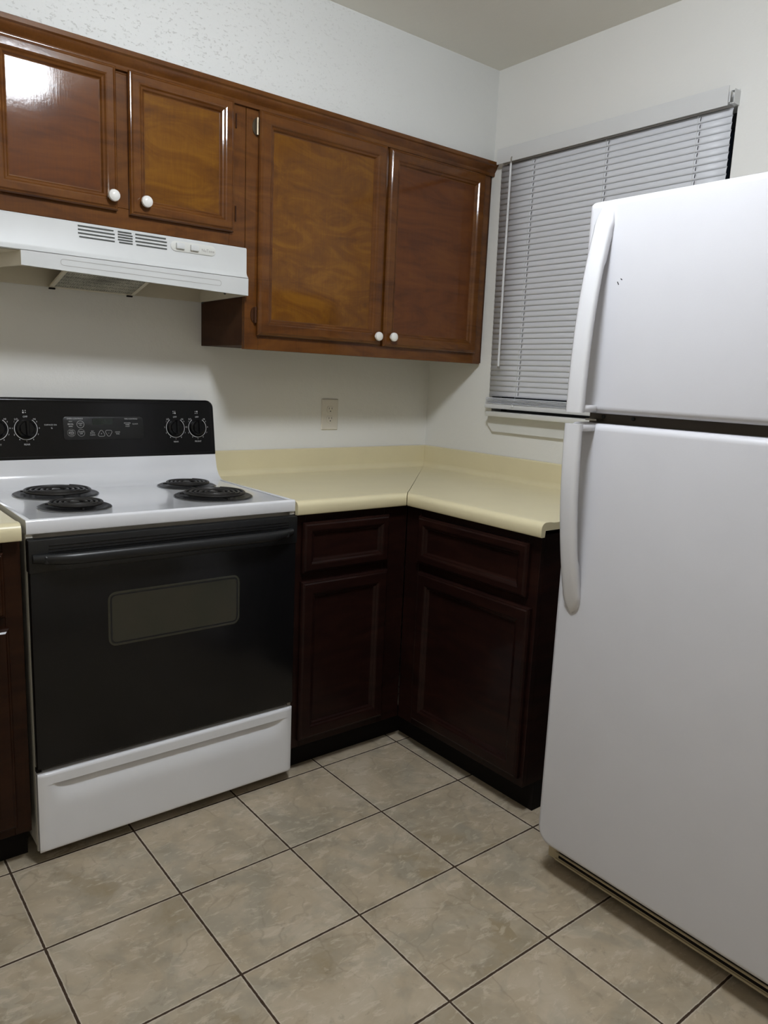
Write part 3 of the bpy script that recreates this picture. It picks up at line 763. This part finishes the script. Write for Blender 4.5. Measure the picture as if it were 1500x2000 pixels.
for j in range(len(v1)):
    k = (j+1) % len(v1); bm.faces.new((v1[j], v1[k], v2[k], v2[j]))
link('window_border', bm, M['black_satin'], door, 0)
# bowed handle across the top
bm = bmn(); rings = []
for i in range(33):
    u = i/32; x = DX0+0.006+(DX1-DX0-0.024)*u
    e = min(1, min(u, 1-u)/0.14); e = math.sin(e*math.pi/2)
    yc = DY-0.006-0.030*e; zc = 0.826 + 0.002*(1-e); hh = 0.0145*(0.75+0.25*e); hd = 0.010
    rings.append([(x, yc-hd*math.cos(a), zc+hh*math.sin(a)) for a in [2*math.pi*k/14 for k in range(14)]])
loft(bm, rings)
for x in (DX0+0.045, DX1-0.055): box(bm, (x-0.016, DY-0.028, 0.815), (x+0.016, DY-0.003, 0.836), 0.003, 1)
link('door_handle', bm, M['black_satin'], door)
# storage drawer with a scooped pull under the top lip
def drawer():
    bm = bmn(); x0, x1, z0, z1 = SX0+0.001, SX1-0.001, 0.036, 0.257
    nx, nz = 60, 44; grid = []
    zs = [z0+(z1-z0)*j/nz for j in range(nz+1)]
    zs = sorted(set(zs + [0.2235, 0.2250, 0.221, 0.218]))
    xa, xb = SX0+0.036, SX1-0.032
    for z in zs:
        row = []
        for i in range(nx+1):
            x = x0+(x1-x0)*i/nx
            u = (x-xa)/(xb-xa); dep = 0.0
            if 0 < u < 1:
                e = min(1.0, min(u, 1-u)/0.075)
                e = math.sin(e*math.pi/2)
                top = 0.2245
                bot = 0.145
                if z < top and z > bot:
                    v = (top-z)/(top-bot)
                    if v < 0.03: k = v/0.03
                    else: k = (1-(v-0.03)/0.97)**2.4
                    dep = 0.021*e*k
            ex = min(x-x0, x1-x, z-z0, z1-z)
            rnd = 0.0 if ex > 0.006 else 0.006*(1-math.sqrt(max(0, 1-((0.006-ex)/0.006)**2)))
            row.append(bm.verts.new((x, -0.6415+dep+rnd, z)))
        grid.append(row)
    for j in range(len(grid)-1):
        for i in range(nx): bm.faces.new((grid[j][i], grid[j][i+1], grid[j+1][i+1], grid[j+1][i]))
    yb = -0.6155
    bv = {}
    def bk(v):
        if v not in bv: bv[v] = bm.verts.new((v.co.x, yb, v.co.z))
        return bv[v]
    nz_ = len(grid)-1
    edge = [grid[0][i] for i in range(nx+1)] + [grid[j][nx] for j in range(1, nz_+1)] + [grid[nz_][i] for i in range(nx-1, -1, -1)] + [grid[j][0] for j in range(nz_-1, 0, -1)]
    for i in range(len(edge)):
        a, b = edge[i], edge[(i+1) % len(edge)]
        bm.faces.new((a, b, bk(b), bk(a)))
    bm.faces.new([bk(v) for v in edge])
    return bm
link('storage_drawer', drawer(), M['enamel'], t, 50)
for x in (DX0+0.006, DX1-0.006):
    link('bracket', B((x-0.006, -0.628, 0.259), (x+0.006, -0.612, 0.270)), M['metal'] if x > -1.4 else M['toe'], t, 0)
    link('bracket', B((x-0.008, -0.624, 0.876), (x+0.008, -0.610, 0.8855)), M['enamel_side'], t, 0)

# ------------------------------------------------------------------ refrigerator
FX, FY0, FY1 = -0.780, -2.160, -1.400      # front plane, near side, far side
t = thing('refrigerator', 'tall white top-freezer refrigerator on the right', 'refrigerator', (-0.4, (FY0+FY1)/2, 0))
link('cabinet_body', B((-0.708, FY0+0.004, 0.022), (-0.045, FY1-0.004, 1.700), 0.006), M['fridge'], t)
def fdoor(z0, z1, radii):
    bm = bmn()
    prof = [(0.006, 0), (0.001, 0.004), (0, 0.010)]
    for i in range(0, 8):
        a = R(90*i/7); prof.append((0.016*(1-math.cos(a)), 0.062-0.016+0.016*math.sin(a)))
    rings = []
    for ins, d in prof:
        rr = tuple(max(0.0012, q-ins) for q in radii)
        rings.append([(FX+0.062-d, a, b) for a, b in rrect(FY0+ins, FY1-ins, z0+ins, z1-ins, rr, 8)])
    loft(bm, rings)
    return bm
up = link('freezer_door', fdoor(1.236, 1.716, (0.006, 0.006, 0.014, 0.014)), M['fridge'], t, 50)
lo = link('refrigerator_door', fdoor(0.094, 1.212, (0.045, 0.045, 0.006, 0.006)), M['fridge'], t, 50)
link('gasket', B((-0.7175, FY0+0.014, 1.2365+0.006), (-0.7085, FY1-0.014, 1.704)), M['gasket'], up, 0)
link('gasket', B((-0.7175, FY0+0.014, 0.106), (-0.7085, FY1-0.014, 1.206)), M['gasket'], lo, 0)
link('divider', B((-0.7145, FY0+0.006, 1.200), (-0.7085, FY1-0.006, 1.248)), M['gasket'], t, 0)
for y in (-1.447, -1.530):
    link('door_stop', lathe(bmn(), (-0.7145, y, 1.2265), (-1, 0, 0), [(0.0045, 0), (0.0045, 0.004), (0.002, 0.006)], 12), M['slot'], t)
link('hinge_plate', B((-0.742, FY1-0.046, 1.2165), (-0.7145, FY1-0.014, 1.2205)), M['metal'], t, 0)
def handle(zend, ztip, parent):
    bm = bmn(); rings = []; n = 40
    for i in range(n+1):
        u = i/n                                    # 0 = mounted end by the gap, 1 = tip merging with the door
        z = zend + (ztip-zend)*u
        off = 0.0625*(1-u**2.4) + 0.0030
        wd = 0.0225
        if u > 0.88: wd = 0.0225*math.sqrt(max(0.0, 1-((u-0.88)/0.12)**2)) + 0.0015
        yc = -1.4525
        if u > 0.80: yc = -1.4525 + 0.000*(u-0.8)
        th = 0.019
        xf = FX-off; xb = min(xf+th, FX+0.003)
        if u > 0.72: xb = xf + th + (u-0.72)/0.28*0.004; xb = max(xb, min(FX+0.002, xf+th+0.004))
        r_ = min(0.007, wd*0.6)
        sec = [(xb, yc+wd*0.80), (xb-0.002, yc+wd*0.93), (xf+0.008, yc+wd), (xf+0.0035, yc+wd*0.93), (xf+0.0008, yc+wd*0.72), (xf, yc+wd*0.35), (xf, yc-wd*0.35), (xf+0.0008, yc-wd*0.72), (xf+0.0035, yc-wd*0.93), (xf+0.008, yc-wd), (xb-0.002, yc-wd*0.93), (xb, yc-wd*0.80)]
        rings.append([(x, y, z) for x, y in sec])
    loft(bm, rings)
    s = 1 if ztip > zend else -1                  # bracket that ties the free end to the door
    box(bm, (FX-0.050, -1.4720, zend+s*0.001), (FX+0.002, -1.4330, zend+s*0.017), 0.002, 1)
    return link('door_handle', bm, M['fridge_handle'], parent, 50)
handle(1.2375, 1.706, up)
handle(1.2105, 0.742, lo)
# base grille with ridges, wheels
bm = bmn(); box(bm, (-0.724, FY0+0.012, 0.028), (-0.7085, FY1-0.004, 0.090), 0.002, 1)
gr = link('base_grille', bm, M['grille'], t)
bm = bmn()
for z in (0.080, 0.060, 0.044): box(bm, (-0.7250, FY0+0.03, z-0.0045), (-0.7235, FY1-0.040, z+0.0045))
link('grille_slots', bm, M['toe'], gr, 0)
bm = bmn()
for z in (0.070, 0.052, 0.033): box(bm, (-0.728, FY0+0.02, z-0.003), (-0.724, FY1-0.030, z+0.003), 0.0012, 1)
link('grille_ridges', bm, M['grille'], gr)
for x in (-0.66, -0.12):
    for y in (FY0+0.06, FY1-0.06):
        link('wheel', lathe(bmn(), (x, y-0.012, 0.0185), (0, 1, 0), [(0.018, 0), (0.018, 0.024)], 20), M['toe'], t)
bm = bmn()
for (y, z, a, l) in ((-1.4985, 1.529, 60, 0.004), (-1.5065, 1.537, 35, 0.0025)):
    c, s = math.cos(R(a)), math.sin(R(a)); w_ = 0.0009
    loft(bm, [[(xx, y+u*c*l-v*s*w_, z+u*s*l+v*c*w_) for u, v in ((-1, -1), (1, -1), (1, 1), (-1, 1))] for xx in (FX+0.0002, FX-0.0004)])
link('scuff_mark', bm, M['toe'], up, 0)

# ------------------------------------------------------------------ window blind
BY0, BY1 = -1.297, -0.374
t = thing('window_blind', 'closed grey-white horizontal mini blind on the window', 'blind', (-0.02, (BY0+BY1)/2, 1.195))
def ybeg(z): return BY1 - (2.13-z)*0.014
bm = bmn()   # head rail: open U channel + valance strip in front
xh0, xh1 = -0.032, -0.002; zr0, zr1 = 2.136, 2.164
box(bm, (xh0, BY0, zr0), (xh0+0.0015, BY1, zr1)); box(bm, (xh1-0.0015, BY0, zr0), (xh1, BY1, zr1)); box(bm, (xh0+0.0015, BY0, zr0), (xh1-0.0015, BY1, zr0+0.0015))
hr = link('head_rail', bm, M['blind_rail'], t, 0)
bm = bmn()
loft(bm, [[(-0.036, y, 2.127), (-0.0345, y, 2.127), (-0.0345, y, 2.180), (-0.036, y, 2.182), (-0.0375, y, 2.178), (-0.0375, y, 2.131)] for y in (BY0+0.004, BY1+0.002)])
link('valance', bm, M['blind_rail'], t)
bm = bmn()   # open end bracket by the right end
ya, yb_ = BY0-0.013, BY0-0.001
box(bm, (-0.033, ya, 2.131), (-0.0005, ya+0.0012, 2.170)); box(bm, (-0.033, ya+0.0012, 2.131), (-0.0005, yb_, 2.1325)); box(bm, (-0.002, ya+0.0012, 2.1325), (-0.0005, yb_, 2.176)); box(bm, (-0.033, ya+0.0012, 2.1655), (-0.0005, yb_, 2.167))
link('end_bracket', bm, M['blind_rail'], t, 0)
cords = (-0.540, -0.865, -1.196)
pitch = 0.0205; ztop = 2.128; ns = 43
def slat(bm, zt, hole=True, tilt=1.0, dx=0.0):
    """one curved slat hanging nearly upright; small route holes at the cords"""
    h = 0.0238
    prof = []
    for i in range(5):
        u = i/4
        prof.append((-0.0045 - 0.0034*u*tilt - 0.0024*math.sin(u*math.pi) + dx, zt - h*u))
    y1 = ybeg(zt); ys = [BY0]
    for c in sorted(cords): ys += [c-0.010, c-0.0014, c+0.0014, c+0.010]
    ys.append(y1)
    rows = [[bm.verts.new((x, y, z)) for x, z in prof] for y in ys]
    for r in range(len(rows)-1):
        isH = hole and r % 4 == 2
        for i in range(4):
            if isH and i == 1: continue
            if isH and i == 2: continue
            bm.faces.new((rows[r][i], rows[r][i+1], rows[r+1][i+1], rows[r+1][i]))
bm = bmn()
for i in range(ns):
    slat(bm, ztop - i*pitch)
sl = link('slats', bm, M['blind'], t, 60, False)
md = sl.modifiers.new('thickness', 'SOLIDIFY'); md.thickness = 0.0005
# gathered last slats lying on the bottom rail
bm = bmn()
for i in range(5):
    z = 1.2145 + i*0.0050; y1 = -0.386 + 0.0012*math.sin(i*2.1); xo = 0.0016*math.sin(i*1.7)
    prof_ = [(-0.0275+xo, z-0.0004), (-0.0285+xo, z+0.0012), (-0.0268+xo, z+0.0026), (-0.0150+xo, z+0.0034), (-0.0030, z+0.0030), (-0.0030, z+0.0022), (-0.0150+xo, z+0.0024), (-0.0262+xo, z+0.0014)]
    loft(bm, [[(x, y, zz) for x, zz in prof_] for y in (BY0+0.002, y1)])
link('gathered_slats', bm, M['blind'], t, 60)
bm = bmn()
rail = [(-0.0295, 1.198), (-0.0295, 1.208), (-0.0275, 1.2125), (-0.0050, 1.2125), (-0.0025, 1.208), (-0.0025, 1.198), (-0.0050, 1.1950), (-0.0275, 1.1950)]
loft(bm, [[(x, y, z) for x, z in rail] for y in (BY0, -0.384)])
link('bottom_rail', bm, M['blind_rail'], t)
for c in cords:
    bm = bmn()
    tube(bm, [(-0.0172, c+0.0045, 2.134), (-0.0168, c+0.0045, 1.80), (-0.0168, c+0.0045, 1.45), (-0.0200, c+0.0045, 1.240), (-0.0300, c+0.0045, 1.214)], 0.0006, 6)
    for i in range(ns):
        z = ztop - i*pitch - 0.0225
        tube(bm, [(-0.0168, c+0.0045, z), (-0.0150, c-0.002, z+0.001)], 0.0005, 5)
    link('ladder_cord', bm, M['wand'], t)
link('cord_knot', lathe(bmn(), (-0.0312, -0.5355, 1.209), (-1, 0, 0), [(0.003, 0), (0.0055, 0.001), (0.0055, 0.002), (0.003, 0.0032)], 14), M['wand'], t)
bm = bmn()
tube(bm, [(-0.040, -0.4500, 2.118), (-0.041, -0.4515, 1.74), (-0.038, -0.4530, 1.362)], 0.0043, 6)
wd = link('tilt_wand', bm, M['wand'], t)
bm = bmn()
tube(bm, [(-0.036, -0.4495, 2.142), (-0.040, -0.4495, 2.136), (-0.040, -0.4500, 2.116)], 0.0026, 8)
link('wand_hook', bm, M['metal'], wd)
link('wand_tip', lathe(bmn(), (-0.038, -0.4530, 1.3615), (0, 0, -1), [(0.0040, 0), (0.0040, 0.006), (0.002, 0.007)], 10), M['metal'], wd)
